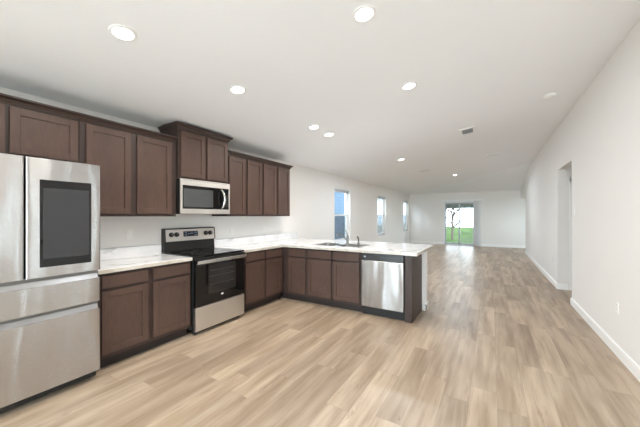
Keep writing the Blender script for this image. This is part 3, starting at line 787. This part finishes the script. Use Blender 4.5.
# ------------------------------------------------------------ outlets and switches (plates face +x by default)
def plate(name, label, cat, loc, rz, n=1, kind='outlet', grp=None):
    t = thing(name, label, cat, loc, rz, grp); w = .07 + .046 * (n - 1)
    B().box(0, .006, -w / 2, w / 2, -.058, .058).build('cover_plate', 'plastic', t, bevel=.002)
    for k in range(n):
        yc = (k - (n - 1) / 2) * .046
        if kind == 'outlet':
            for zc_ in (-.02, .02):
                r_ = B().box(.006, .008, yc - .016, yc + .016, zc_ - .014, zc_ + .014).build('receptacle', 'trim', t, bevel=.001)
                B().box(.008, .0083, yc - .008, yc - .005, zc_ - .006, zc_ + .006).box(.008, .0083, yc + .005, yc + .008, zc_ - .006, zc_ + .006).build('slots', 'slot', r_)
        else:
            B().box(.006, .010, yc - .016, yc + .016, -.033, .033).build('rocker', 'trim', t, bevel=.002)
    return t
plate('wall_switch', 'white switch plate on the wall above the left countertop', 'switch', (0, 1.73, 1.18), 0, 1, 'switch')
plate('electrical_outlet', 'white outlet on the kitchen wall just right of the range', 'outlet', (0, 3.26, 1.147), 0, 1)
plate('electrical_outlet', 'white outlet plate on the wall under the last wall cabinet', 'outlet', (0, 4.02, 1.16), 0, 1)
plate('electrical_outlet', 'small outlet low on the left wall between the middle and far windows', 'outlet', (0, 12.6, .455), 0, 1)
plate('electrical_outlet', 'white outlet low on the near right wall above the baseboard', 'outlet', (XW, 3.987, .48), math.pi, 1)
plate('electrical_outlet', 'white outlet low on the right wall just beyond the doorway', 'outlet', (XW, 7.59, .50), math.pi, 1)
plate('wall_switch', 'white switch on the right wall beside the doorway', 'switch', (XW, 5.68, 1.46), math.pi, 1, 'switch')

# ------------------------------------------------------------ vertical blind at the patio door
vbn = thing('vertical_blind', 'white vertical blind gathered at the right of the patio door', 'blind', (0, YF, 0))
B().box(1.54, 3.30, -.10, -.003, 2.075, 2.15).build('headrail', 'vinyl', vbn, bevel=.003)
for k in range(9):
    x = 2.93 + k * .028; a_ = math.radians(35)
    dx, dy = math.cos(a_) * .044, math.sin(a_) * .044
    b = B(); n_ = 4; L0 = []
    for j in range(n_ + 1):
        u = -1 + 2 * j / n_; bow = .005 * (1 - u * u)
        L0.append((x + dx * u + bow, -.052 + dy * u))
    b.prism(L0 + [(p[0] + .0015, p[1]) for p in L0[::-1]], 'z', .03, 2.08)
    b.build('vane', 'vane', vbn)
B().tube([(2.90, -.07, 2.07), (2.90, -.07, .9)], .003, 8).build('wand', 'vinyl', vbn)

# ------------------------------------------------------------ outdoors
b = B(); nx, ny = 50, 44
gx0, gx1, gy0, gy1 = -40, 40, -14, 50
grid = []
for i in range(nx + 1):
    r_ = []
    for j in range(ny + 1):
        x = gx0 + (gx1 - gx0) * i / nx; y = gy0 + (gy1 - gy0) * j / ny
        z = -.25
        if y > 17: z += .22 * math.sin(x * .5 + y * .35) * math.sin(y * .55) * min(1, (y - 17) / 6)
        r_.append(b.bm.verts.new((x, y, z)))
    grid.append(r_)
for i in range(nx):
    for j in range(ny): b.bm.faces.new((grid[i][j], grid[i + 1][j], grid[i + 1][j + 1], grid[i][j + 1]))
lw = b.build('lawn', 'grass', smooth=True); lw['kind'] = 'structure'; lw['label'] = 'bright green lawn with low mounds outside the glass door'; lw['category'] = 'ground'
pt = thing('patio_cover', 'white patio roof with a beam and posts outside the glass door', 'patio cover', (0, 0, 0))
B().box(.2, 5.2, YF + .16, 17.9, 2.35, 2.45).build('soffit', 'vinyl', pt)
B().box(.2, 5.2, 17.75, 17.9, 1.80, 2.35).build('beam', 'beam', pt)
B().box(.25, .40, 17.75, 17.9, -.15, 2.35).build('post', 'vinyl', pt)
B().box(5.0, 5.15, 17.75, 17.9, -.15, 2.35).build('post', 'vinyl', pt)
dv = B().box(-4, 9, -12, YN - .16, -.3, -.06).build('bounce_slab', 'concrete'); dv['kind'] = 'structure'; dv['label'] = 'pale concrete slab added outside the near window to bounce light in'; dv['category'] = 'ground'  # unseen pale ground, added to bounce daylight up at the ceiling
tr_ = thing('bare_tree', 'bare leafless tree on the lawn left of the glass door view', 'tree', (1.2, 22.5, -.35))
B().tube([(0, 0, 0), (.02, 0, 1.0), (-.04, .02, 2.0), (.05, 0, 3.2), (.02, 0, 4.6)], [.09, .07, .055, .04, .02], 10).build('trunk', 'bark', tr_, smooth=True)
br_ = B()
def branch(p, d, L, r, n):
    pts = [p]; q = Vector(p)
    for k in range(3):
        q = q + (d + Vector((random.uniform(-.15, .15), random.uniform(-.15, .15), .06 * k))).normalized() * L / 3; pts.append(q.copy())
    br_.tube(pts, [r, r * .8, r * .6, r * .35], 6)
    if n:
        for k in range(3):
            e = (d + Vector((random.uniform(-.8, .8), random.uniform(-.8, .8), random.uniform(0, .6)))).normalized()
            branch(pts[1 + k % 3], e, L * .62, r * .5, n - 1)
for k in range(11):
    a_ = k * 2.4; z = .9 + k * .26
    branch(Vector((0, 0, z)), Vector((math.cos(a_), math.sin(a_) * .6, .75)).normalized(), 1.6 - k * .05, .075, 2)
br_.build('branches', 'bark', tr_)

def house(label, x0, x1, y0, y1, mat, wins):
    t = thing('neighbor_house', label, 'house', (x1, y0, -.25), 0)
    L = y1 - y0; D = x0 - x1
    wl = B().box(D, 0, 0, L, 0, 3.2).build('wall', mat, t)
    B().prism([(D - .4, 3.2), (.4, 3.2), (D / 2, 5.0)], 'y', -.4, L + .4).build('roof', 'roof', t)
    for y in (0, L - .12):
        B().box(-.02, .025, y, y + .12, 0, 3.2).build('corner_board', 'vinyl', t)
    for yy in wins:
        f = B().box(-.02, .03, yy, yy + .9, 1.0, 2.6).build('window', 'vinyl', t)
        B().box(.03, .034, yy + .08, yy + .82, 1.08, 2.52).build('pane', 'winglass', f)
house('pale blue neighboring house seen through the nearest left window', -11, -3.0, 1.0, 13.7, 'blueside', [8.6])
house('white neighboring house seen through the middle left window', -11, -3.0, 17.4, 29, 'creamside', [1.2, 7.5])
